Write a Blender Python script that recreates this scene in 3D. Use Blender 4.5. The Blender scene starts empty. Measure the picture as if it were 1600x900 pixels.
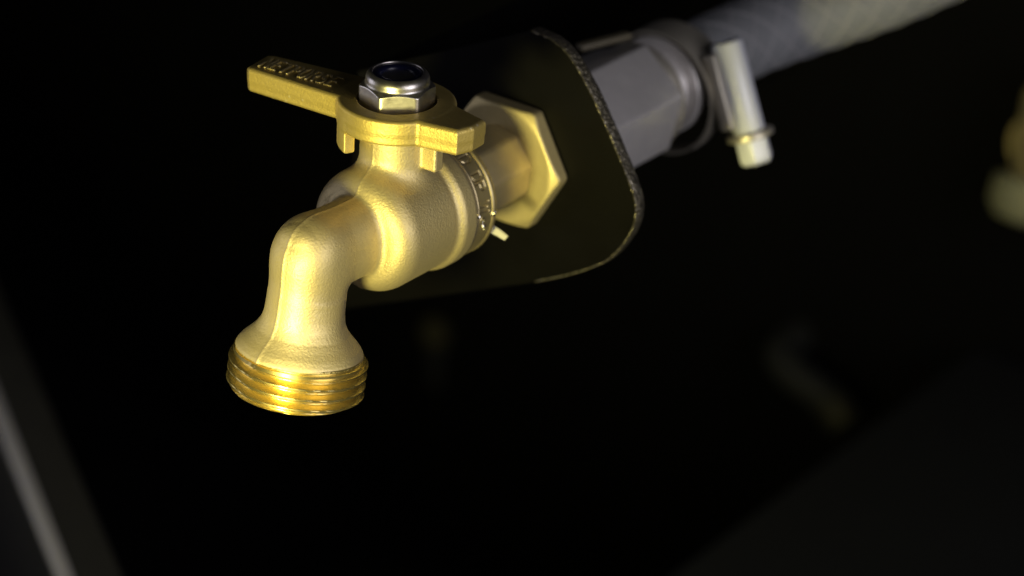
import bpy, bmesh, math, random
import numpy as np
from mathutils import Vector, Matrix

# ------------------------------------------------------------------ camera, world, lamps, exposure
SC = bpy.context.scene
COL = SC.collection
MM = 0.001
LIFT = 0.330                      # tap axis crossing stands this high over the floor (metres)
def W(p): return Vector((p[0]*MM, p[1]*MM, p[2]*MM + LIFT))

CAM_POS = (307.581, -395.105, 240.783)
CAM_R = ((0.802, 0.596, 0.050), (-0.307, 0.338, 0.890), (0.513, -0.729, 0.454))
cd = bpy.data.cameras.new('camera'); cam = bpy.data.objects.new('camera', cd); COL.objects.link(cam)
r1 = Vector(CAM_R[0]).normalized(); r3 = Vector(CAM_R[2]); r3 = (r3 - r1*r3.dot(r1)).normalized(); r2 = r3.cross(r1)
cm = Matrix((r1, r2, r3)).transposed().to_4x4(); cm.translation = W(CAM_POS)
cam.matrix_world = cm
cd.sensor_width = 36.0; cd.lens = 100.0
cd.clip_start = 0.02; cd.clip_end = 50
cd.dof.use_dof = True; cd.dof.focus_distance = 0.540; cd.dof.aperture_fstop = 9.0
SC.camera = cam

wd = bpy.data.worlds.new('World'); SC.world = wd; wd.use_nodes = True
wd.node_tree.nodes['Background'].inputs[0].default_value = (0.75, 0.8, 1.0, 1)
wd.node_tree.nodes['Background'].inputs[1].default_value = 0.006

def area(name, pos, aim, energy, color, size, sy=None, spread=180):
    d = bpy.data.lights.new(name, 'AREA'); d.energy = energy; d.color = color
    d.shape = 'RECTANGLE' if sy else 'DISK'; d.size = size
    if sy: d.size_y = sy
    d.spread = math.radians(spread)
    o = bpy.data.objects.new(name, d); COL.objects.link(o)
    o.location = W(pos)
    o.rotation_euler = (W(aim) - W(pos)).to_track_quat('-Z', 'Y').to_euler()
    return o
# hand torch held beside the lens, warm; pale room light from the two sides
area('torch_lamp', (76, -236, -14), (-8, -26, -12), 0.130, (1.0, 0.90, 0.32), 0.05, spread=60)
def spot(name, pos, aim, energy, color, size, blend, radius):
    d = bpy.data.lights.new(name, 'SPOT'); d.energy = energy; d.color = color
    d.spot_size = math.radians(size); d.spot_blend = blend; d.shadow_soft_size = radius
    o = bpy.data.objects.new(name, d); COL.objects.link(o); o.location = W(pos)
    o.rotation_euler = (W(aim) - W(pos)).to_track_quat('-Z', 'Y').to_euler()
spot('spout_fill', (190, -330, 300), (1, -37, -21), 5.8, (1.0, 0.90, 0.50), 8.0, 1.0, 0.015)  # added narrow spot, brightens only the bell of the spout
area('side_lamp', (480, -60, 110), (0, 40, 5), 0.95, (0.92, 0.88, 0.95), 0.28, 0.34)
area('left_lamp', (-420, -200, 20), (-20, -20, -10), 0.22, (0.88, 0.86, 1.0), 0.22, 0.3)

vs = SC.view_settings
vs.view_transform = 'Standard'; vs.look = 'None'; vs.exposure = 0.0; vs.gamma = 1.0
vs.use_curve_mapping = False

# ------------------------------------------------------------------ materials
def mat(name, base, metallic=0.0, rough=0.5, bump=None, var=0.0, vscale=400, rvar=0.0, spec=0.5, coat=0.0, tint=None):
    """bump: list of (scale, strength, distance_mm)"""
    m = bpy.data.materials.new(name); m.use_nodes = True
    nt = m.node_tree; nd = nt.nodes; lk = nt.links
    b = nd['Principled BSDF']
    b.inputs['Base Color'].default_value = (*base, 1); b.inputs['Metallic'].default_value = metallic
    b.inputs['Roughness'].default_value = rough
    b.inputs['Specular IOR Level'].default_value = spec
    b.inputs['Coat Weight'].default_value = coat
    tc = nd.new('ShaderNodeTexCoord')
    if var > 0:
        n = nd.new('ShaderNodeTexNoise'); n.inputs['Scale'].default_value = vscale; n.inputs['Detail'].default_value = 6
        n.inputs['Roughness'].default_value = 0.65
        lk.new(tc.outputs['Object'], n.inputs['Vector'])
        r = nd.new('ShaderNodeMapRange'); r.inputs[1].default_value = 0.3; r.inputs[2].default_value = 0.7
        lk.new(n.outputs['Fac'], r.inputs[0])
        mx = nd.new('ShaderNodeMix'); mx.data_type = 'RGBA'
        t2 = tint or tuple(c*(1-var) for c in base)
        mx.inputs[6].default_value = (*base, 1); mx.inputs[7].default_value = (*t2, 1)
        lk.new(r.outputs[0], mx.inputs[0]); lk.new(mx.outputs[2], b.inputs['Base Color'])
        if rvar > 0:
            rr = nd.new('ShaderNodeMapRange'); rr.inputs[3].default_value = max(0.02, rough-rvar); rr.inputs[4].default_value = rough+rvar
            lk.new(r.outputs[0], rr.inputs[0]); lk.new(rr.outputs[0], b.inputs['Roughness'])
    prev = None
    for sc_, st, dist in (bump or []):
        n = nd.new('ShaderNodeTexNoise'); n.inputs['Scale'].default_value = sc_; n.inputs['Detail'].default_value = 3
        lk.new(tc.outputs['Object'], n.inputs['Vector'])
        bp = nd.new('ShaderNodeBump'); bp.inputs['Strength'].default_value = st; bp.inputs['Distance'].default_value = dist*MM
        lk.new(n.outputs['Fac'], bp.inputs['Height'])
        if prev: lk.new(prev.outputs[0], bp.inputs['Normal'])
        prev = bp
    if prev: lk.new(prev.outputs[0], b.inputs['Normal'])
    return m

M = {}
M['brass'] = mat('cast_brass', (0.68, 0.575, 0.33), 0.76, 0.52, [(2200, 0.6, 0.15), (4800, 0.6, 0.06)], 0.5, 140, 0.06, tint=(0.56, 0.465, 0.25))
M['handle'] = mat('cast_brass_handle', (0.70, 0.55, 0.19), 0.75, 0.52, [(900, 0.25, 0.2), (2600, 0.8, 0.10)], 0.5, 160, 0.06, tint=(0.54, 0.42, 0.13))
def worn(m, bright, lo, hi):
    nt = m.node_tree; nd = nt.nodes; lk = nt.links; b = nd['Principled BSDF']
    src = b.inputs['Base Color'].links[0].from_socket
    g = nd.new('ShaderNodeNewGeometry'); r = nd.new('ShaderNodeMapRange')
    r.inputs[1].default_value = lo; r.inputs[2].default_value = hi
    lk.new(g.outputs['Pointiness'], r.inputs[0])
    n = nd.new('ShaderNodeTexNoise'); n.inputs['Scale'].default_value = 700; n.inputs['Detail'].default_value = 4
    tc = nd.new('ShaderNodeTexCoord'); lk.new(tc.outputs['Object'], n.inputs['Vector'])
    mu = nd.new('ShaderNodeMath'); mu.operation = 'MULTIPLY'; lk.new(r.outputs[0], mu.inputs[0]); lk.new(n.outputs['Fac'], mu.inputs[1])
    mx = nd.new('ShaderNodeMix'); mx.data_type = 'RGBA'; lk.new(mu.outputs[0], mx.inputs[0])
    lk.new(src, mx.inputs[6]); mx.inputs[7].default_value = (*bright, 1); lk.new(mx.outputs[2], b.inputs['Base Color'])
worn(M['handle'], (0.92, 0.84, 0.62), 0.52, 0.60)
M['thread'] = mat('turned_brass', (0.85, 0.69, 0.28), 0.95, 0.26)
M['band'] = mat('machined_brass', (0.64, 0.53, 0.29), 0.85, 0.42, [(1500, 0.35, 0.06)], 0.15, 500, 0.05)
M['nipple'] = mat('dull_brass', (0.66, 0.56, 0.30), 0.72, 0.52, [(700, 0.3, 0.1)], 0.4, 130, 0.06, tint=(0.52, 0.43, 0.22))
M['steel'] = mat('plated_steel', (0.80, 0.76, 0.71), 1.0, 0.34, [(900, 0.25, 0.08)], 0.2, 500, 0.07)
M['nylon'] = mat('blue_black_nylon', (0.008, 0.010, 0.035), 0.0, 0.35)
M['stemdark'] = mat('oiled_steel', (0.10, 0.095, 0.09), 1.0, 0.4, [(1500, .3, .1)])
M['plate'] = mat('black_painted_steel', (0.0026, 0.0024, 0.002), 0.0, 0.5, [(600, 0.25, 0.06), (3000, .3, .03)], 0.5, 60, 0.1, spec=0.12)
M['edge'] = mat('worn_plate_edge', (0.34, 0.31, 0.25), 0.8, 0.35, [(1300, 1.0, 0.5)], 0.9, 900, 0.1)
M['tape'] = mat('white_seal_tape', (0.50, 0.48, 0.40), 0.0, 0.6, [(900, .5, .2)])
M['chip'] = mat('bruised_bright_metal', (0.80, 0.76, 0.66), 1.0, 0.22)
M['verdigris'] = mat('greenish_tarnish', (0.22, 0.24, 0.16), 0.4, 0.6, None, .3, 800)
M['grey'] = mat('grey_plastic', (0.86, 0.83, 0.80), 0.45, 0.34, [(500, .3, .15)], 0.2, 120, 0.08)
M['hose'] = mat('grey_hose_rubber', (0.25, 0.26, 0.27), 0.0, 0.55, None, 0.15, 150)
M['braid'] = mat('hose_braid', (0.31, 0.31, 0.32), 0.0, 0.6)
M['clamp'] = mat('clamp_steel', (0.62, 0.58, 0.48), 0.6, 0.42, None, .15, 400)
M['clampwhite'] = mat('bright_zinc', (0.80, 0.83, 0.92), 0.15, 0.42)
M['wall'] = mat('black_panel', (0.0022, 0.0022, 0.0022), 0.0, 0.85, [(60, .3, .5)], 0.4, 20, spec=0.1)
M['floor'] = mat('black_floor', (0.006, 0.006, 0.006), 0.0, 0.9, [(120, .6, 1.5)], 0.4, 40, spec=0.1)
M['rail'] = mat('painted_rail', (0.045, 0.044, 0.038), 0.0, 0.55, [(300, .3, .2)], 0.25, 60)
M['dimbrass'] = mat('blackened_brass', (0.05, 0.045, 0.02), 0.2, 0.7)
M['paler'] = mat('pale_edge_strip', (0.48, 0.47, 0.48), 0.2, 0.5)  # lighter grey than the rail, for its edge strip
M['cap'] = mat('dull_pale_cap', (0.26, 0.26, 0.17), 0.2, 0.6)
M['tabtan'] = mat('tan_plastic', (0.16, 0.14, 0.09), 0.0, 0.5)
M['boxgrey'] = mat('dark_box_plastic', (0.005, 0.0065, 0.006), 0.0, 0.8, [(200, .4, .3)], .3, 30)
M['stubend'] = mat('very_dark_brass', (0.016, 0.015, 0.008), 0.1, 0.7)  # brass end given one very dark tone all over
M['dim'] = mat('dark_grey_rubber', (0.009, 0.010, 0.010), 0.0, 0.8)

# ------------------------------------------------------------------ helpers
def tag(o, label=None, cat=None, group=None, kind=None):
    if label: o['label'] = label
    if cat: o['category'] = cat
    if group: o['group'] = group
    if kind: o['kind'] = kind
    return o
def empty(name, p, label, cat, group=None):
    o = bpy.data.objects.new(name, None); COL.objects.link(o); o.location = W(p)
    o.empty_display_size = 0.01; o['_base'] = 0
    del o['_base']
    BASE[o.name] = Vector(p); tag(o, label, cat, group); return o
BASE = {}
def obj(name, V, F, m, parent=None, base=None, smooth=True, normals=None, sharp=None):
    """V in millimetres in the tap's frame; the mesh is stored relative to its base point."""
    b = BASE[parent.name] if parent else Vector(base or (0, 0, 0))
    V = np.asarray(V, float)
    me = bpy.data.meshes.new(name)
    me.from_pydata(((V - np.array(b))*MM).tolist(), [], [tuple(int(i) for i in f) for f in F])
    me.materials.append(m)
    if smooth:
        me.polygons.foreach_set('use_smooth', [True]*len(me.polygons))
        if sharp is not None:
            me.set_sharp_from_angle(angle=math.radians(sharp))
    me.update()
    if normals is not None:
        me.normals_split_custom_set_from_vertices([tuple(n) for n in normals])
    o = bpy.data.objects.new(name, me); COL.objects.link(o)
    if parent: o.parent = parent
    else: o.location = W(b)
    BASE[o.name] = b
    return o
def merge(parts):
    V, F, k = [], [], 0
    for v, f in parts:
        v = np.asarray(v, float); V.append(v); F += [tuple(i+k for i in q) for q in f]; k += len(v)
    return np.vstack(V), F
def frame(axis, hint=(0, 0, 1)):
    a = Vector(axis).normalized(); h = Vector(hint)
    if abs(a.dot(h)) > .98: h = Vector((1, 0, 0))
    u = (h - a*h.dot(a)).normalized(); return a, u, a.cross(u)
def lathe(prof, origin, axis, n=64, hint=(0, 0, 1), closed=False):
    """prof: (h, r) along the axis. closed joins last ring to first (a hollow ring)."""
    a, u, w = frame(axis, hint); o = Vector(origin); V, F = [], []
    for h, r in prof:
        for i in range(n):
            t = 2*math.pi*i/n
            V.append(o + a*h + u*(r*math.cos(t)) + w*(r*math.sin(t)))
    m = len(prof)
    for j in range(m if closed else m-1):
        k = (j+1) % m
        for i in range(n):
            F.append((j*n+i, j*n+(i+1) % n, k*n+(i+1) % n, k*n+i))
    if not closed:
        F.append(tuple(range(n))[::-1]); F.append(tuple((m-1)*n+i for i in range(n)))
    return [tuple(v) for v in V], F
def tube(path, r, n=20, cap=True):
    P = [Vector(p) for p in path]; V, F = [], []
    a, u, w = frame(P[1]-P[0])
    for i, p in enumerate(P):
        t = (P[min(i+1, len(P)-1)] - P[max(i-1, 0)]).normalized()
        u = (u - t*u.dot(t)).normalized(); w = t.cross(u)
        rr = r[i] if hasattr(r, '__len__') else r
        for k in range(n):
            q = 2*math.pi*k/n; V.append(tuple(p + u*(rr*math.cos(q)) + w*(rr*math.sin(q))))
    for j in range(len(P)-1):
        for i in range(n): F.append((j*n+i, j*n+(i+1) % n, (j+1)*n+(i+1) % n, (j+1)*n+i))
    if cap: F.append(tuple(range(n))[::-1]); F.append(tuple((len(P)-1)*n+i for i in range(n)))
    return V, F
def bevelled(V, F, w, seg=2, ang=25):
    bm = bmesh.new(); vs_ = [bm.verts.new(v) for v in V]
    for f in F: bm.faces.new([vs_[i] for i in f])
    bm.normal_update(); bmesh.ops.recalc_face_normals(bm, faces=bm.faces)
    ed = [e for e in bm.edges if len(e.link_faces) == 2 and e.calc_face_angle() > math.radians(ang)]
    bmesh.ops.bevel(bm, geom=ed, offset=w, segments=seg, affect='EDGES', profile=0.5)
    bm.verts.index_update()
    R = [tuple(v.co) for v in bm.verts], [tuple(v.index for v in f.verts) for f in bm.faces]
    bm.free(); return R
def box(c, ax, half, bev=0.3, seg=2):
    """box with axes ax (three unit vectors) and half sizes"""
    c = Vector(c); V = []
    for sx in (-1, 1):
        for sy in (-1, 1):
            for sz in (-1, 1):
                V.append(tuple(c + Vector(ax[0])*(sx*half[0]) + Vector(ax[1])*(sy*half[1]) + Vector(ax[2])*(sz*half[2])))
    F = [(0, 1, 3, 2), (4, 6, 7, 5), (0, 4, 5, 1), (2, 3, 7, 6), (0, 2, 6, 4), (1, 5, 7, 3)]
    return bevelled(V, F, bev, seg) if bev else (V, F)
def prism(poly, a0, axis_fn, t0, t1, bev=0.0, seg=2):
    """poly: 2-D outline; axis_fn(u, v, t) -> 3-D point"""
    n = len(poly)
    V = [axis_fn(u, v, t0) for u, v in poly] + [axis_fn(u, v, t1) for u, v in poly]
    F = [tuple(range(n)), tuple(range(2*n-1, n-1, -1))] + [(i, i+n, (i+1) % n+n, (i+1) % n) for i in range(n)]
    return bevelled(V, F, bev, seg) if bev else (V, F)

# signed-distance modelling with a surface-nets mesher (all numpy)
def smin(a, b, k):
    h = np.clip(0.5 + 0.5*(b-a)/k, 0, 1); return b*(1-h) + a*h - k*h*(1-h)
def smax(a, b, k): return -smin(-a, -b, k)
def rcyl(q, t, r, t0, t1, rd):
    """rounded cylinder: q radial distance, t axial coordinate"""
    dx = q - (r-rd); dy = np.abs(t - (t0+t1)/2) - ((t1-t0)/2 - rd)
    return np.minimum(np.maximum(dx, dy), 0) + np.hypot(np.maximum(dx, 0), np.maximum(dy, 0)) - rd
def rbox(x, y, z, c, h, rd):
    a = np.abs(x-c[0])-h[0]+rd; b = np.abs(y-c[1])-h[1]+rd; d = np.abs(z-c[2])-h[2]+rd
    return np.minimum(np.maximum(np.maximum(a, b), d), 0) + np.sqrt(np.maximum(a, 0)**2+np.maximum(b, 0)**2+np.maximum(d, 0)**2) - rd
def poly2(x, y, P):
    """exact distance to a 2-D polygon"""
    d = np.full(x.shape, 1e9); s = np.ones(x.shape); n = len(P)
    for i in range(n):
        ax_, ay_ = P[i]; bx_, by_ = P[i-1]
        ex, ey = bx_-ax_, by_-ay_; wx, wy = x-ax_, y-ay_
        t = np.clip((wx*ex+wy*ey)/(ex*ex+ey*ey), 0, 1)
        d = np.minimum(d, (wx-ex*t)**2 + (wy-ey*t)**2)
        c1 = y >= ay_; c2 = y < by_; c3 = ex*wy > ey*wx
        flip = (c1 & c2 & c3) | (~c1 & ~c2 & ~c3); s = np.where(flip, -s, s)
    return s*np.sqrt(d)
def extr(d2, z, z0, z1, rd):
    a = d2 + rd; b = np.abs(z-(z0+z1)/2) - ((z1-z0)/2-rd)
    return np.minimum(np.maximum(a, b), 0) + np.hypot(np.maximum(a, 0), np.maximum(b, 0)) - rd
def nets(f, lo, hi, h):
    ax_ = [np.arange(lo[i], hi[i]+h, h) for i in range(3)]
    X, Y, Z = np.meshgrid(*ax_, indexing='ij'); D = f(X, Y, Z)
    S = D < 0; nx, ny, nz = D.shape
    c = S[:-1, :-1, :-1].astype(np.int8)*0
    for i in (0, 1):
        for j in (0, 1):
            for k in (0, 1): c = c + S[i:nx-1+i, j:ny-1+j, k:nz-1+k]
    act = (c > 0) & (c < 8); idx = -np.ones(act.shape, int); idx[act] = np.arange(act.sum())
    I = np.argwhere(act); acc = np.zeros((len(I), 3)); cnt = np.zeros(len(I))
    off = [(i, j, k) for i in (0, 1) for j in (0, 1) for k in (0, 1)]
    for a in off:
        for e in range(3):
            if a[e]: continue
            b = list(a); b[e] = 1
            da = D[I[:, 0]+a[0], I[:, 1]+a[1], I[:, 2]+a[2]]; db = D[I[:, 0]+b[0], I[:, 1]+b[1], I[:, 2]+b[2]]
            m = (da < 0) != (db < 0); t = np.where(m, da/np.where(m, da-db, 1), 0)
            p = np.array(a, float)[None] + np.zeros((len(I), 3)); p[:, e] += t
            acc += p*m[:, None]; cnt += m
    V = np.array(lo) + (I + acc/cnt[:, None])*h
    Fs = []
    for e in range(3):
        o1, o2 = [(1, 2), (2, 0), (0, 1)][e]
        sl = [slice(1, s-1) for s in D.shape]; sl[e] = slice(0, D.shape[e]-1)
        sl2 = list(sl); sl2[e] = slice(1, D.shape[e])
        A = S[tuple(sl)]; B = S[tuple(sl2)]; ch = np.argwhere(A != B)
        st = np.ones(3, int); st[e] = 0
        base = ch + st; ins = A[tuple(ch.T)]
        def at(d1, d2):
            q = base.copy(); q[:, o1] -= d1; q[:, o2] -= d2
            return idx[q[:, 0], q[:, 1], q[:, 2]]
        Q = np.stack([at(1, 1), at(0, 1), at(0, 0), at(1, 0)], 1)
        Q[~ins] = Q[~ins][:, ::-1]; Fs.append(Q)
    Fc = np.vstack(Fs)
    def grad(P, e):
        G = np.zeros_like(P)
        for i in range(3):
            d = np.zeros(3); d[i] = e
            a, b = P+d, P-d
            G[:, i] = f(a[:, 0], a[:, 1], a[:, 2]) - f(b[:, 0], b[:, 1], b[:, 2])
        return G/(2*e)
    for _ in range(2):
        G = grad(V, h*0.3); g2 = np.maximum((G**2).sum(1), .2)
        stp = (f(V[:, 0], V[:, 1], V[:, 2])/g2)[:, None]*G
        V = V - np.clip(stp, -h*.6, h*.6)
    N = grad(V, h*0.6); N /= np.maximum(np.linalg.norm(N, axis=1), 1e-9)[:, None]
    return V, Fc, N
def split_obj(name, V, F, N, mask_f, m, parent):
    Fm = F[mask_f]; u, inv = np.unique(Fm, return_inverse=True)
    return obj(name, V[u], inv.reshape(Fm.shape), m, parent, normals=N[u])

# stroke lettering: polylines on a unit cell (u along the line, v up)
GL = {'N': [[(0, 0), (0, 1), (.7, 0), (.7, 1)]], 'E': [[(.65, 0), (0, 0), (0, 1), (.65, 1)], [(0, .5), (.55, .5)]],
      'T': [[(0, 1), (.7, 1)], [(.35, 1), (.35, 0)]], 'P': [[(0, 0), (0, 1), (.5, 1), (.65, .87), (.65, .62), (.5, .48), (0, .48)]],
      'O': [[(.2, 0), (.5, 0), (.7, .25), (.7, .75), (.5, 1), (.2, 1), (0, .75), (0, .25), (.2, 0)]],
      'R': [[(0, 0), (0, 1), (.5, 1), (.65, .87), (.65, .64), (.5, .5), (0, .5)], [(.35, .5), (.68, 0)]],
      'S': [[(.02, .12), (.2, 0), (.5, 0), (.66, .15), (.66, .38), (.5, .5), (.2, .52), (.03, .65), (.03, .87), (.2, 1), (.5, 1), (.65, .88)]],
      'D': [[(0, 0), (0, 1), (.4, 1), (.66, .75), (.66, .25), (.4, 0), (0, 0)]],
      'W': [[(0, 1), (.22, 0), (.45, .8), (.68, 0), (.9, 1)]]}
def strokes(text, size, adv, u0, v0, width=0.8):
    S, u = [], u0
    for ch in text:
        if ch in GL:
            for pl in GL[ch]:
                q = [(u+a*size*width, v0+b*size) for a, b in pl]
                S += list(zip(q[:-1], q[1:]))
        u += adv
    return S
def stroke_dist(u, v, S):
    d = np.full(u.shape, 1e9)
    for (a, b), (c, e) in S:
        ex, ey = c-a, e-b; t = np.clip(((u-a)*ex+(v-b)*ey)/(ex*ex+ey*ey+1e-9), 0, 1)
        d = np.minimum(d, (u-a-ex*t)**2 + (v-b-ey*t)**2)
    return np.sqrt(d)

# ------------------------------------------------------------------ setting
V, F = box((100, 100, -334), ((1, 0, 0), (0, 1, 0), (0, 0, 1)), (1500, 1500, 4), 0)
tag(obj('floor', V, F, M['floor'], base=(0, 0, -330), smooth=False), kind='structure')
V, F = box((-150, 345, 120), ((1, 0, 0), (0, 1, 0), (0, 0, 1)), (900, 6, 449), 0)
tag(obj('back_wall', V, F, M['wall'], base=(-150, 345, -330), smooth=False), kind='structure')

# ------------------------------------------------------------------ the tap
TAP = empty('garden_tap', (0, 0, 0), 'cast brass garden tap with lever handle and threaded spout fixed through black plate', 'tap')
TH = 0.17                                            # the spout leans out from the wall
SPC = np.array([0, -29.0, -26.6]); SPA = np.array([0, math.sin(TH), math.cos(TH)])
rh = np.array([6.0, 8.5, 9.2, 10.2, 11.4, 12.8, 14.6, 16.5, 19, 40]); rr = np.array([12.35, 12.5, 12.25, 11.5, 10.3, 9.1, 8.1, 7.4, 7.0, 6.9])
from bisect import bisect
def f_body(x, y, z):
    q = np.hypot(x, z)
    d = rcyl(q, y, 12.2, -11.6, 10, 4.2)
    # parting ridge: the two casting halves meet in a faint crease
    xs = np.abs(x)
    d = smin(d, rcyl(np.hypot(xs+0.5, z), y, 12.75, -11.0, 8, 4.4), 0.4)
    # collar with rough ring, machined band, groove and lip
    col = rcyl(q, y, 13.35, 5.6, 10.6, 1.3)
    col = np.minimum(col, rcyl(q, y, 13.0, 9, 16.6, .5))
    col = smax(col, -(np.hypot(q-13.2, y-10.55)-0.32), 0.15)
    col = smax(col, -(np.hypot(q-13.15, y-14.9)-0.38), 0.15)
    d = smin(d, col, 1.3)
    # bonnet under the handle
    st = rcyl(np.hypot(x, y), z, 6.9, 2, 20.3, .6)
    st = smin(st, rbox(x, y, z, (6.6, 0.4, 16.6), (3.9, 1.35, 3.6), .5), .8)
    st = smin(st, rbox(x, y, z, (-5.0, 1.2, 13), (2.9, 2.3, 6.5), .8), .8)
    d = smin(d, st, 2.4)
    # arm and spout: creased at x = 0
    dl = 1.55; xx = xs + dl; R = 8.2; pw = 2.45       # squarish section, creased at x = 0
    E = (-24.4, 0.6)                                  # elbow centre (y, z)
    pn = lambda a, b, p: (np.abs(a)**p + np.abs(b)**p)**(1/p)
    def seg(a, b):
        ey, ez = b[0]-a[0], b[1]-a[1]
        t = np.clip(((y-a[0])*ey+(z-a[1])*ez)/(ey*ey+ez*ez), 0, 1)
        return pn(xx, np.hypot(y-a[0]-ey*t, z-a[1]-ez*t), pw)
    arm = seg((0, 0), E) - R
    e1 = np.array(E)/math.hypot(*E); d1 = (y-E[0])*e1[1]*-1 + (z-E[1])*e1[0]*1
    d1 = -d1                                          # above the arm's axis
    d2 = -((y-E[0])*SPA[2] - (z-E[1])*SPA[1])         # outside the spout's axis
    d1p, d2p = np.maximum(d1, 1e-4), np.maximum(d2, 1e-4)
    knee = np.where((d1 > 0) & (d2 > 0), pn(xx, pn(d1p, d2p, 3.6), pw) - R, 30.0)
    h = (y-SPC[1])*SPA[1] + (z-SPC[2])*SPA[2]; vy = y-SPC[1]-h*SPA[1]; vz = z-SPC[2]-h*SPA[2]
    dn = seg(E, tuple(SPC[1:]+SPA[1:]*8)) - R
    sp = np.minimum(smin(arm, dn, 1.6), knee)
    qq = np.sqrt((xs+0.5)**2 + vy**2 + vz**2) - .25
    fl = (qq - np.interp(h, rh, rr))*0.75
    fl = smax(fl, 8.35 - h, .3); fl = smax(fl, h-20, .5)
    sp = smin(sp, fl, 1.0)
    sp = np.maximum(sp, 8.3 - h)                      # cut flat over the thread
    d = smin(d, sp, 1.5)
    # casting flash line along the crease
    return d - np.where(y < -7, .13, .08)*np.exp(-(x/.28)**2)*(z > -20)*(y < 9)
V, F, N = nets(f_body, (-15, -41, -21.5), (15, 18, 22), 0.34)
cy = V[F].mean(1)
spout = (cy[:, 1] < -11.9) & (cy[:, 2] < 8.5)
split_obj('spout', V, F, N, spout, M['brass'], TAP)
BODY = split_obj('valve_body', V, F, N, ~spout & ~((cy[:, 1] > 10.55)), M['brass'], TAP)

# machined band and lip with the stamped letters: a turned sleeve whose skin is sunk along each stroke
prof = [(10.4, 12.2), (10.55, 12.75)] + [(y_, 13.0) for y_ in np.arange(10.8, 14.45, 0.09)] + \
       [(14.6, 12.9), (14.85, 12.55), (15.1, 12.9), (15.3, 13.12), (15.9, 13.15), (16.4, 12.95), (16.6, 12.4), (16.65, 8.0)]
nth = 900; th_ = np.arange(nth)*2*math.pi/nth
PR = np.array(prof); Y_ = np.repeat(PR[:, 0][:, None], nth, 1); R_ = np.repeat(PR[:, 1][:, None], nth, 1); T_ = np.repeat(th_[None], len(PR), 0)
U_ = T_*13.0                                           # theta measured from +z towards +x
S_band = strokes('D DP W', 2.65, 2.05, 7.3, 0.5, .85)
g_ = stroke_dist(U_, Y_-10.75, S_band)
R_ = R_ - np.where(g_ < .27, .24*(1-(g_/.27)**2), 0)
V = np.stack([R_*np.sin(T_), Y_, R_*np.cos(T_)], -1).reshape(-1, 3)
F = [(j*nth+i, (j+1)*nth+i, (j+1)*nth+(i+1) % nth, j*nth+(i+1) % nth) for j in range(len(PR)-1) for i in range(nth)]
BAND = obj('collar_band', V, F, M['band'], TAP, sharp=60)
# tarnish lying in the groove
V, F = lathe([(14.72, 12.5), (14.72, 12.74), (14.98, 12.74), (14.98, 12.5)], (0, 0, 0), (0, 1, 0), 96, closed=True)
obj('groove_tarnish', V, F, M['verdigris'], BAND)
# bruised bright nicks on the collar
rnd = random.Random(4)
def nick(th, y, sx, sy, rz):
    n = Vector((math.sin(th), 0, math.cos(th))); t = Vector((math.cos(th), 0, -math.sin(th))); a = Vector((0, 1, 0))
    c = n*13.0 + a*y
    V, F = [], []
    for i in range(7):
        q = 2*math.pi*i/7 + rz; r_ = rnd.uniform(.7, 1.15)
        V.append(tuple(c + t*(sx*r_*math.cos(q)) + a*(sy*r_*math.sin(q)) - n*.25))
    for i in range(7):
        q = 2*math.pi*i/7 + rz; r_ = rnd.uniform(.35, .7)
        V.append(tuple(c + t*(sx*r_*math.cos(q)) + a*(sy*r_*math.sin(q)) + n*rnd.uniform(.05, .5)))
    V.append(tuple(c + n*rnd.uniform(-.05, .25)))
    for i in range(7):
        F.append((i, (i+1) % 7, 7+(i+1) % 7, 7+i)); F.append((7+i, 7+(i+1) % 7, 14))
    return V, F
for th, y, sx, sy, rz in ((1.50, 10.5, .8, .55, .2), (1.62, 11.7, .9, .45, .9), (1.75, 12.3, .95, .5, 1.7), (1.60, 15.4, .9, .6, .4)):
    V, F = nick(th, y, sx, sy, rz); obj('nick', V, F, M['chip'], BAND, smooth=False)

# hose thread on the spout: a real helix
nth = 260; hs = np.arange(0, 9.0, 0.075); pitch = 2.06
Tt, Hh = np.meshgrid(np.arange(nth)*2*math.pi/nth, hs)
ph = ((Hh - 1.1)/pitch + Tt/(2*math.pi)) % 1.0
tri = np.abs(ph-.5)*2                                 # 1 at the crest
cr = np.clip((tri-.10)/.72, 0, 1)**1.15
Rr = 11.9 + 1.55*cr
Rr = np.where(Hh < 1.0, np.minimum(Rr, 12.3+1.0*Hh), Rr)
Rr = np.where(Hh > 7.3, np.where(Hh < 8.15, 12.75, 12.2), Rr)
# a slipped-die seam: crests sit back a little on one side of a slanting line
az = (Tt - math.pi*1.0 + math.pi) % (2*math.pi) - math.pi
u1 = Vector((1, 0, 0)); ax3 = Vector(SPA); w1 = ax3.cross(u1)
P3 = SPC[None, None] + Hh[..., None]*SPA + (Rr*np.cos(Tt))[..., None]*np.array(u1) + (Rr*np.sin(Tt))[..., None]*np.array(w1)
dirY = np.cos(Tt)*0 + np.sin(Tt)*w1[1]
seam = np.arctan2(np.cos(Tt), -np.sin(Tt)*w1[1])      # 0 at -y, positive towards +x
dl = seam + 0.16 + (Hh-4)*(-0.030)
Rr = Rr - .10*np.clip(1-np.abs(dl)/.035, 0, 1) - .16*np.clip(-dl/.12, 0, 1)*np.clip(1+(dl+.9)/.3, 0, 1)
P3 = SPC[None, None] + Hh[..., None]*SPA + (Rr*np.cos(Tt))[..., None]*np.array(u1) + (Rr*np.sin(Tt))[..., None]*np.array(w1)
V = P3.reshape(-1, 3); k = len(hs)
F = [(j*nth+i, j*nth+(i+1) % nth, (j+1)*nth+(i+1) % nth, (j+1)*nth+i) for j in range(k-1) for i in range(nth)]
inner = [SPC + SPA*h + 9.3*(math.cos(t)*np.array(u1)+math.sin(t)*np.array(w1)) for h in (0, 8.0) for t in np.arange(nth)*2*math.pi/nth]
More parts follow.
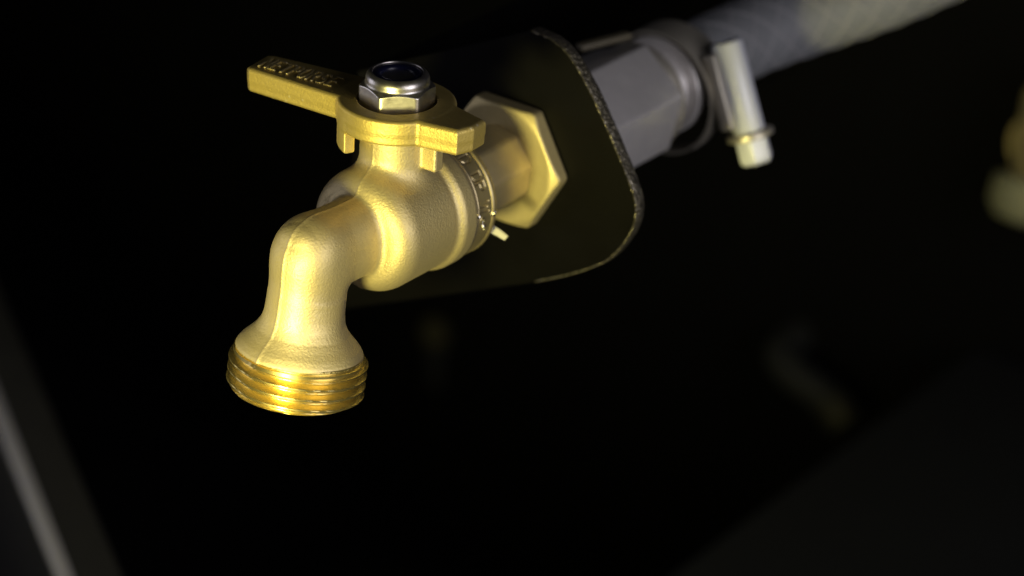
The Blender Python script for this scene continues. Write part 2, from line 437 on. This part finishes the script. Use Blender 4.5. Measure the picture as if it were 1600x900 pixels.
k0 = len(V); V = np.vstack([V, inner])
F += [(i, k0+i, k0+(i+1) % nth, (i+1) % nth) for i in range(nth)] + [(k0+i, k0+nth+i, k0+nth+(i+1) % nth, k0+(i+1) % nth) for i in range(nth)]
F.append(tuple(k0+nth+i for i in range(nth)))
obj('hose_thread', V, F, M['thread'], TAP, sharp=50)

# lever handle
LEV = [(-31.2, -7.6), (-32.2, -0.6), (-30.6, 0.4), (-10, 4.6), (-2, 6), (-2, -7.0), (-7.5, -6.9), (-30.2, -8.3)]
STB = [(4, -6.6), (10.6, -5.9), (17.8, -4.2), (18.9, -0.5), (18.6, 3.6), (9.5, 5.6), (4, 6)]
ZT, ZB = 25.2, 20.0
S_lev = []
c_, s_ = math.cos(math.radians(6.6)), math.sin(math.radians(6.6))
for (a, b), (c, e) in strokes('NETPORSE', 4.4, 2.18, 0, 0, .46):
    f2 = lambda u, v: (-29.4+u*c_-v*s_, -6.3+u*s_+v*c_)
    S_lev.append((f2(a, b), f2(c, e)))
def f_handle(x, y, z):
    q = np.hypot(x, y)
    ring = extr(q-11.4, z, ZB, ZT, .7)
    d = smin(ring, extr(poly2(x, y, LEV), z, ZB+.2, ZT, .8), .5)
    d = smin(d, extr(poly2(x, y, STB), z, ZB-.2, ZT, .9), .5)
    # parting step round the rim
    d = d + .10*np.clip((22.2 - z)/.5, -1, 1)*0.6
    d = smax(d, -extr(q-7.75, z, 21.6, 40, .2), .35)
    d = smax(d, -(q-4.0), .3)
    # stop lug hanging from the rim
    t = np.arctan2(x, -y)                             # 0 at -y, + towards +x
    lug = rcyl(q, z, 11.4, 15.6, 23, .9)
    lug = smax(lug, 8.9-q, .5)
    ca, cb = -0.38, -1.55
    lug = smax(lug, (t-ca)*10.5, .5); lug = smax(lug, (cb-t)*10.5, .5)
    lug = smax(lug, q-11.4, .3)
    d = smin(d, lug, .4)
    nr = (z > 24) & (x < -11)
    g = np.where(nr, stroke_dist(x, y, S_lev), 9)
    return np.where(g < .9, smin(d, np.maximum(g-.27, z-ZT-.42), .10), d)
V, F, N = nets(f_handle, (-34, -13, 14.5), (21, 13, 27), 0.19)
obj('handle', V, F, M['handle'], TAP, normals=N)

# lock nut with nylon ring on the valve stem
CA = math.atan2(0.575, 0.818)                         # azimuth of the lens seen from -y
def hexpoly(R, a0): return [(R*math.cos(a0+math.pi/3*i), R*math.sin(a0+math.pi/3*i)) for i in range(6)]
nut_a = -math.pi/2 + CA + math.radians(36)
def f_nut(x, y, z):
    q = np.hypot(x, y); d6 = np.full(x.shape, -1e9)
    for i in range(6):
        a = nut_a + math.pi/6 + i*math.pi/3; d6 = np.maximum(d6, x*math.cos(a)+y*math.sin(a)-6.5)
    hexb = smax(extr(d6, z, 21.7, 29.0, .25), q-7.35, .2)
    hexb = smax(hexb, (q-6.75)*.5+(z-28.3)*.87, .15)
    dome = rcyl(q, z, 6.15, 25, 31.0, 1.5)
    d = smin(hexb, dome, .35)
    return smax(d, -rcyl(q, z, 4.85, 29.9, 40, .1), .35)
V, F, N = nets(f_nut, (-8.6, -8.6, 21), (8.6, 8.6, 32), 0.16)
NUT = obj('lock_nut', V, F, M['steel'], TAP, normals=N)
V, F = lathe([(29.2, 4.9), (30.35, 4.9), (30.62, 4.4), (30.55, 3.5), (30.2, 3.15), (29.0, 3.1)], (0, 0, 0), (0, 0, 1), 64, hint=(1, 0, 0), closed=True)
obj('nylon_insert', V, F, M['nylon'], NUT)
V, F = lathe([(20, 3.05), (29.4, 3.05), (29.75, 2.6)], (0, 0, 0), (0, 0, 1), 40, hint=(1, 0, 0))
obj('stem', V, F, M['stemdark'], TAP, sharp=40)

# hex nipple between collar and plate
V1, F1 = lathe([(16.2, 8.7), (34.9, 8.7)], (0, 0, 0), (0, 1, 0), 8, hint=(math.cos(.25), 0, math.sin(.25)))
V1, F1 = bevelled(V1, F1, .9, 3)
NIP = obj('nipple_neck', V1, F1, M['nipple'], TAP, sharp=35)
def f_hex(x, y, z):
    d6 = np.full(x.shape, -1e9)
    for i in range(6):
        a = math.pi/6 + i*math.pi/3; d6 = np.maximum(d6, x*math.cos(a)+z*math.sin(a)-12.85)
    q = np.hypot(x, z)
    d = extr(d6, y, 34.5, 38.4, .55)
    return smax(smax(d, q-14.6, .4), (q-14.1)*.5-(y-35.2)*.87, .4)
V, F, N = nets(f_hex, (-16, 33.5, -16), (16, 39.5, 16), 0.3)
obj('hex_nut', V, F, M['nipple'], TAP, normals=N)
V, F = lathe([(38.2, 9.2), (46, 9.2)], (0, 0, 0), (0, 1, 0), 32)
obj('threaded_tail', V, F, M['nipple'], TAP)
# a torn end of white seal tape at the neck
tp = [(7.6, 17.0, -4.3), (9.5, 18.3, -5.3), (11.6, 19.3, -6.4), (13.2, 19.9, -7.3)]
V, F = [], []
for i, p in enumerate(tp):
    wv = Vector((.35, .5, .75)).normalized()*(1.0-.15*i); p = Vector(p); tn = Vector((.45, -.6, .1))*.28
    V += [tuple(p+wv+tn), tuple(p-wv+tn), tuple(p-wv-tn), tuple(p+wv-tn)]
for i in range(3):
    for k in range(4): F.append((i*4+k, i*4+(k+1) % 4, i*4+4+(k+1) % 4, i*4+4+k))
F += [(0, 3, 2, 1), (12, 13, 14, 15)]
obj('seal_tape_end', V, F, M['tape'], TAP, smooth=False)

# ------------------------------------------------------------------ mounting plate
PL = empty('mounting_plate', (0, 41, 0), 'black steel mounting plate with rounded corners and worn edge behind brass hex nut', 'plate')
d_ = Vector((-.898, -.44)); n_ = Vector((.44, -.898))   # strip direction and across (down)
end = [(3.2, 28.8), (7.9, 28.5), (11.2, 27.3), (13.8, 25.4), (17.8, 21.0), (22.2, 14.8), (26.6, 8.0), (29.6, 3.0), (31.0, 0.2), (31.4, -2.4), (31.2, -5.0), (30.2, -8.0), (27.6, -12.6), (25.2, -15.4), (22.4, -17.6), (16.3, -21.6), (8, -26)]
def chaikin(P, k=2):
    for _ in range(k):
        Q = [P[0]]
        for a, b in zip(P[:-1], P[1:]):
            Q += [(a[0]*.75+b[0]*.25, a[1]*.75+b[1]*.25), (a[0]*.25+b[0]*.75, a[1]*.25+b[1]*.75)]
        P = Q + [P[-1]]
    return P
end = chaikin(end, 2)
L1 = (end[-1][0]+d_[0]*54, end[-1][1]+d_[1]*54+.8); L0 = (end[0][0]+d_[0]*46, end[0][1]+d_[1]*46)
out = end + [L1, L0]
jr = random.Random(8)
nn = len(out); Y0, Y1 = 38.6, 41.4
V, F = prism(out, 0, lambda u, v, t: (u, t, v), Y0, Y1)
# bent flange running back from the far end
fo = [(L0[0], L0[1]), (L1[0], L1[1])]
V2, F2 = [], []
for (u, v) in fo:
    V2 += [(u, Y0, v), (u, 336, v), (u+d_[0]*2.8, 336, v+d_[1]*2.8), (u+d_[0]*2.8, Y0, v+d_[1]*2.8)]
F2 = [(0, 1, 2, 3), (7, 6, 5, 4), (0, 4, 5, 1), (1, 5, 6, 2), (2, 6, 7, 3), (3, 7, 4, 0)]
obj('plate_sheet', V, F, M['plate'], PL, smooth=False)
obj('bent_flange', V2, F2, M['plate'], PL, smooth=False)
# bare chipped rim along the rounded end
V, F = [], []
ee = []
for a, b in zip(end[:-1], end[1:]):
    k = max(1, int(math.dist(a, b)/.45))
    ee += [(a[0]+(b[0]-a[0])*i/k, a[1]+(b[1]-a[1])*i/k) for i in range(k)]
ee.append(end[-1])
for i, (u, v) in enumerate(ee):
    a = ee[max(0, i-1)]; b = ee[min(len(ee)-1, i+1)]
    t = Vector((b[0]-a[0], b[1]-a[1])).normalized(); o = Vector((-t[1], t[0]))
    if o.dot(Vector((u, v))) < 0: o = -o
    j = lambda s: jr.uniform(-s, s)
    for (dy, do) in ((-.01, -.25), (-.05, .02), (.5, .14), (1.4, .2), (2.3, .16), (2.85, .04), (2.81, -.35)):
        V.append((u+o[0]*(do+j(.07)), Y0+dy+j(.04), v+o[1]*(do+j(.07))))
for i in range(len(ee)-1):
    for k in range(7): F.append((i*7+k, i*7+(k+1) % 7, i*7+7+(k+1) % 7, i*7+7+k))
F += [tuple(range(7))[::-1], tuple((len(ee)-1)*7+k for k in range(7))]
obj('worn_edge', V, F, M['edge'], PL, smooth=False)

# ------------------------------------------------------------------ fitting, hose, clamp behind the plate
FT = empty('hose_adapter', (0, 44, 0), 'pale grey metal hose adapter on the back of black plate', 'fitting')
V, F = lathe([(41.6, 13.6), (82.6, 13.6)], (0.4, 0, -.6), (0, 1, 0), 6, hint=(math.cos(.35), 0, math.sin(.35)))
V, F = bevelled(V, F, .8, 3); obj('hex_sleeve', V, F, M['grey'], FT, sharp=35)
V, F = lathe([(82.4, 8), (82.4, 11.6), (83.4, 12.1), (84.6, 12.1), (85.2, 11.4), (85.2, 8)], (0.4, 0, -.6), (0, 1, 0), 64, closed=True)
obj('sleeve_rim', V, F, M['clamp'], FT, sharp=40)
pr = []
for k in range(3):
    y0 = 85 + k*4.2; pr += [(y0, 7.3), (y0+3.0, 8.5), (y0+3.3, 7.5)]
V, F = lathe(pr, (0.2, 0, -.6), (0, 1, 0), 48); BARB = obj('barb', V, F, M['grey'], FT, sharp=30)
V, F = lathe([(91.6, 8), (91.6, 10.9), (92.1, 11.3), (93.8, 11.3), (94.2, 10.9), (94.2, 8)], (0.2, 0, -.6), (0, 1, 0), 48, closed=True); obj('flange_ring', V, F, M['grey'], FT, sharp=40)
V, F = box((-4.5, 77, 13.0), ((.35, .93, .05), (0, 0, 1), (.93, -.35, 0)), (6.5, .6, 1.2), .3); obj('moulded_tab', V, F, M['tabtan'], FT)

HO = empty('braided_hose', (0, 94, 0), 'grey braided rubber hose curving away from the clamp', 'hose')
hp = [(0.2, 94.3, -.4), (0.4, 102, 0), (1.5, 112, 1.2), (5, 126, 3.2), (12, 141, 6), (21, 158, 10), (32, 178, 17), (46, 202, 26.5), (64, 232, 38), (86, 268, 51), (110, 306, 64), (131, 340, 75)]
def spline(P, k=8):
    P = [Vector(p) for p in P]; Q = []
    for i in range(len(P)-1):
        a = P[max(0, i-1)]; b = P[i]; c = P[i+1]; e = P[min(len(P)-1, i+2)]
        for j in range(k):
            t = j/k
            Q.append(.5*((2*b)+(c-a)*t+(2*a-5*b+4*c-e)*t*t+(3*b-a-3*c+e)*t**3))
    Q.append(P[-1]); return Q
hs_ = spline(hp)
V, F = tube(hs_, 8.9, 36); obj('hose_wall', V, F, M['hose'], HO)
def helix(path, R, turns, sgn, ph):
    a, u, w = frame(path[1]-path[0]); L = 0; Q = []
    dense = []
    for i in range(len(path)-1):
        for k in range(4): dense.append(path[i].lerp(path[i+1], k/4))
    for i, p in enumerate(dense):
        t = (dense[min(i+1, len(dense)-1)]-dense[max(i-1, 0)]).normalized()
        u = (u-t*u.dot(t)).normalized(); w = t.cross(u)
        if i: L += (p-dense[i-1]).length
        q = sgn*2*math.pi*L/46 + ph; Q.append(p + u*(R*math.cos(q)) + w*(R*math.sin(q)))
    return Q
for s in (1, -1):
    for k in range(6):
        V, F = tube(helix(hs_, 8.65, 0, s, k*math.pi/3), .42, 6); obj('braid_strand', V, F, M['braid'], HO)

CL = empty('hose_clamp', (1, 95, -2), 'loose steel worm drive hose clamp hanging around the grey hose end', 'clamp')
cc = Vector((1.0, 96, -2.0)); V, F = lathe([(-4, 13.7), (-4, 14.3), (4, 14.3), (4, 13.7)], cc, (0.05, 1, 0.06), 72, closed=True)
CB = obj('band', V, F, M['clamp'], CL, sharp=40)
for k in range(14):
    t = -.9 + k*.11; c0 = cc + Vector((math.cos(t), 0, math.sin(t)))*14.4
    V, F = box(c0, ((0, 1, 0), (math.cos(t), 0, math.sin(t)), (-math.sin(t), 0, math.cos(t))), (2.4, .15, .3), 0); obj('band_slot', V, F, M['stemdark'], CB)
ax1 = Vector((.40, -.02, -.915)).normalized(); nr1 = Vector((.915, 0, .40)).normalized(); y1 = ax1.cross(nr1)
hc = cc + nr1*17.9 + ax1*2.2
V, F = lathe([(-10.2, 2.2), (-10.2, 3.0), (-9.6, 3.5), (9.6, 3.5), (10.2, 3.2), (10.2, 2.2)], hc, ax1, 40, hint=nr1, closed=True); obj('worm_housing', V, F, M['clampwhite'], CL, sharp=40)
V, F = box(hc-nr1*2.6, (ax1, nr1, y1), (8.5, 1.6, 4.6), .5); obj('saddle', V, F, M['clamp'], CL)
V, F = lathe([(10.0, 4.7), (10.3, 5.2), (11.3, 5.2), (11.6, 4.7)], hc, ax1, 40, hint=nr1); obj('screw_washer', V, F, M['clamp'], CL, sharp=40)
V, F = lathe([(11.5, 3.9), (16.4, 3.9), (17.2, 3.2)], hc, ax1, 6, hint=nr1); V, F = bevelled(V, F, .35)
SH = obj('screw_head', V, F, M['clampwhite'], CL, sharp=30)
V, F = box(hc+ax1*17.1, (ax1, nr1, y1), (.25, 3.0, .6), 0); obj('screw_slot', V, F, M['stemdark'], SH)

# ------------------------------------------------------------------ blurred surroundings
rd = Vector((-71, 47, 0)).normalized(); rs = Vector((47, 71, 0)).normalized()
RL = empty('steel_rail', (-117, 26, -330), 'grey painted steel rail with pale rounded edge running low past tap', 'rail')
c0 = Vector((-118, 24, -145)); far = c0 + rd*455; near = c0 - rd*150
mid = (far+near)/2
V, F = box(mid + rs*7.4 + Vector((0, 0, -45)), (rd, rs, (0, 0, 1)), ((far-near).length/2, 7.4, 45), 1.2, 3); obj('bar', V, F, M['rail'], RL, sharp=40)
V, F = tube([near + rs*1.2 + Vector((0, 0, -1.4)), far + rs*1.2 + Vector((0, 0, -1.4))], 2.2, 20); obj('pale_edge', V, F, M['paler'], RL)  # paler strip laid along the rail's top edge
for s, nm in ((-130, 0), (330, 1)):
    V, F = box(c0 + rd*s + rs*8 + Vector((0, 0, -137.5)), (rd, rs, (0, 0, 1)), (8, 7, 47.6), 1.0); obj('leg', V, F, M['rail'], RL)

def wall_bolt(p, label):
    b = empty('wall_bolt', p, label, 'bolt'); a = Vector((0, -1, 0))
    V, F = lathe([(-2, 6), (1.2, 6)], p, a, 32); obj('washer', V, F, M['dimbrass'], b, sharp=40)
    V, F = lathe([(1.2, 4.2), (5, 4.2), (5.6, 3.6)], p, a, 6); V, F = bevelled(V, F, .4); obj('bolt_head', V, F, M['dimbrass'], b, sharp=30)
    V, F = box(Vector(p)+Vector((0, 0, -14)), ((1, 0, 0), (0, 1, 0), (0, 0, 1)), (3, 1.2, 9), .6); obj('hanging_strap', V, F, M['dim'], b)
    return b
wall_bolt((-242, 339, -246), 'small dull bolt and strap on the black wall below tap')

vx = Vector((-8, 339, -101))
BV = empty('brass_valve', tuple(vx), 'blurred second brass valve with pale round cap on the black wall', 'valve')
V, F = lathe([(-2, 15), (3, 15), (4, 12), (18, 12)], vx+Vector((0, 0, 6)), (0, -1, 0), 40); obj('wall_flange', V, F, M['nipple'], BV, sharp=40)
V, F = lathe([(-8, 8), (-6, 9.5), (20, 11), (25, 9)], vx+Vector((0, -16, 2)), (0.1, 0, 1), 40); obj('barrel', V, F, M['nipple'], BV, sharp=40)
V, F = lathe([(0, 10), (1.5, 13), (9, 13), (13, 10), (14, 5)], vx+Vector((-1, -17, -4)), (0.0, -.4, -1), 40); obj('end_cap', V, F, M['cap'], BV, sharp=40)

dx = Vector((-80, 339, -206))
HK = empty('pipe_stub', tuple(dx), 'dim dark pipe stub with brass end low on the black wall', 'pipe')
V, F = tube(spline([dx+Vector((-13, 2, 12)), dx+Vector((-11, -14, 12)), dx+Vector((-3, -20, 10)), dx+Vector((12, -21, 6))]), 5.5, 20); obj('pipe', V, F, M['dim'], HK)
V, F = lathe([(0, 6.2), (9, 6.2), (10, 5)], dx+Vector((12, -21, 6)), (.7, 0, -.6), 24); obj('brass_end', V, F, M['stubend'], HK, sharp=40)

SB = empty('storage_box', (90, 215, -330), 'very dark grey lidded box standing on floor against the black wall', 'box')
V, F = box((90, 212, -255.5), ((1, 0, 0), (0, 1, 0), (0, 0, 1)), (114, 120, 74.4), 3); obj('box_body', V, F, M['boxgrey'], SB, sharp=40)
V, F = box((90, 212, -177), ((1, 0, 0), (0, 1, 0), (0, 0, 1)), (118, 124, 4), 2.5); obj('lid', V, F, M['boxgrey'], SB, sharp=40)
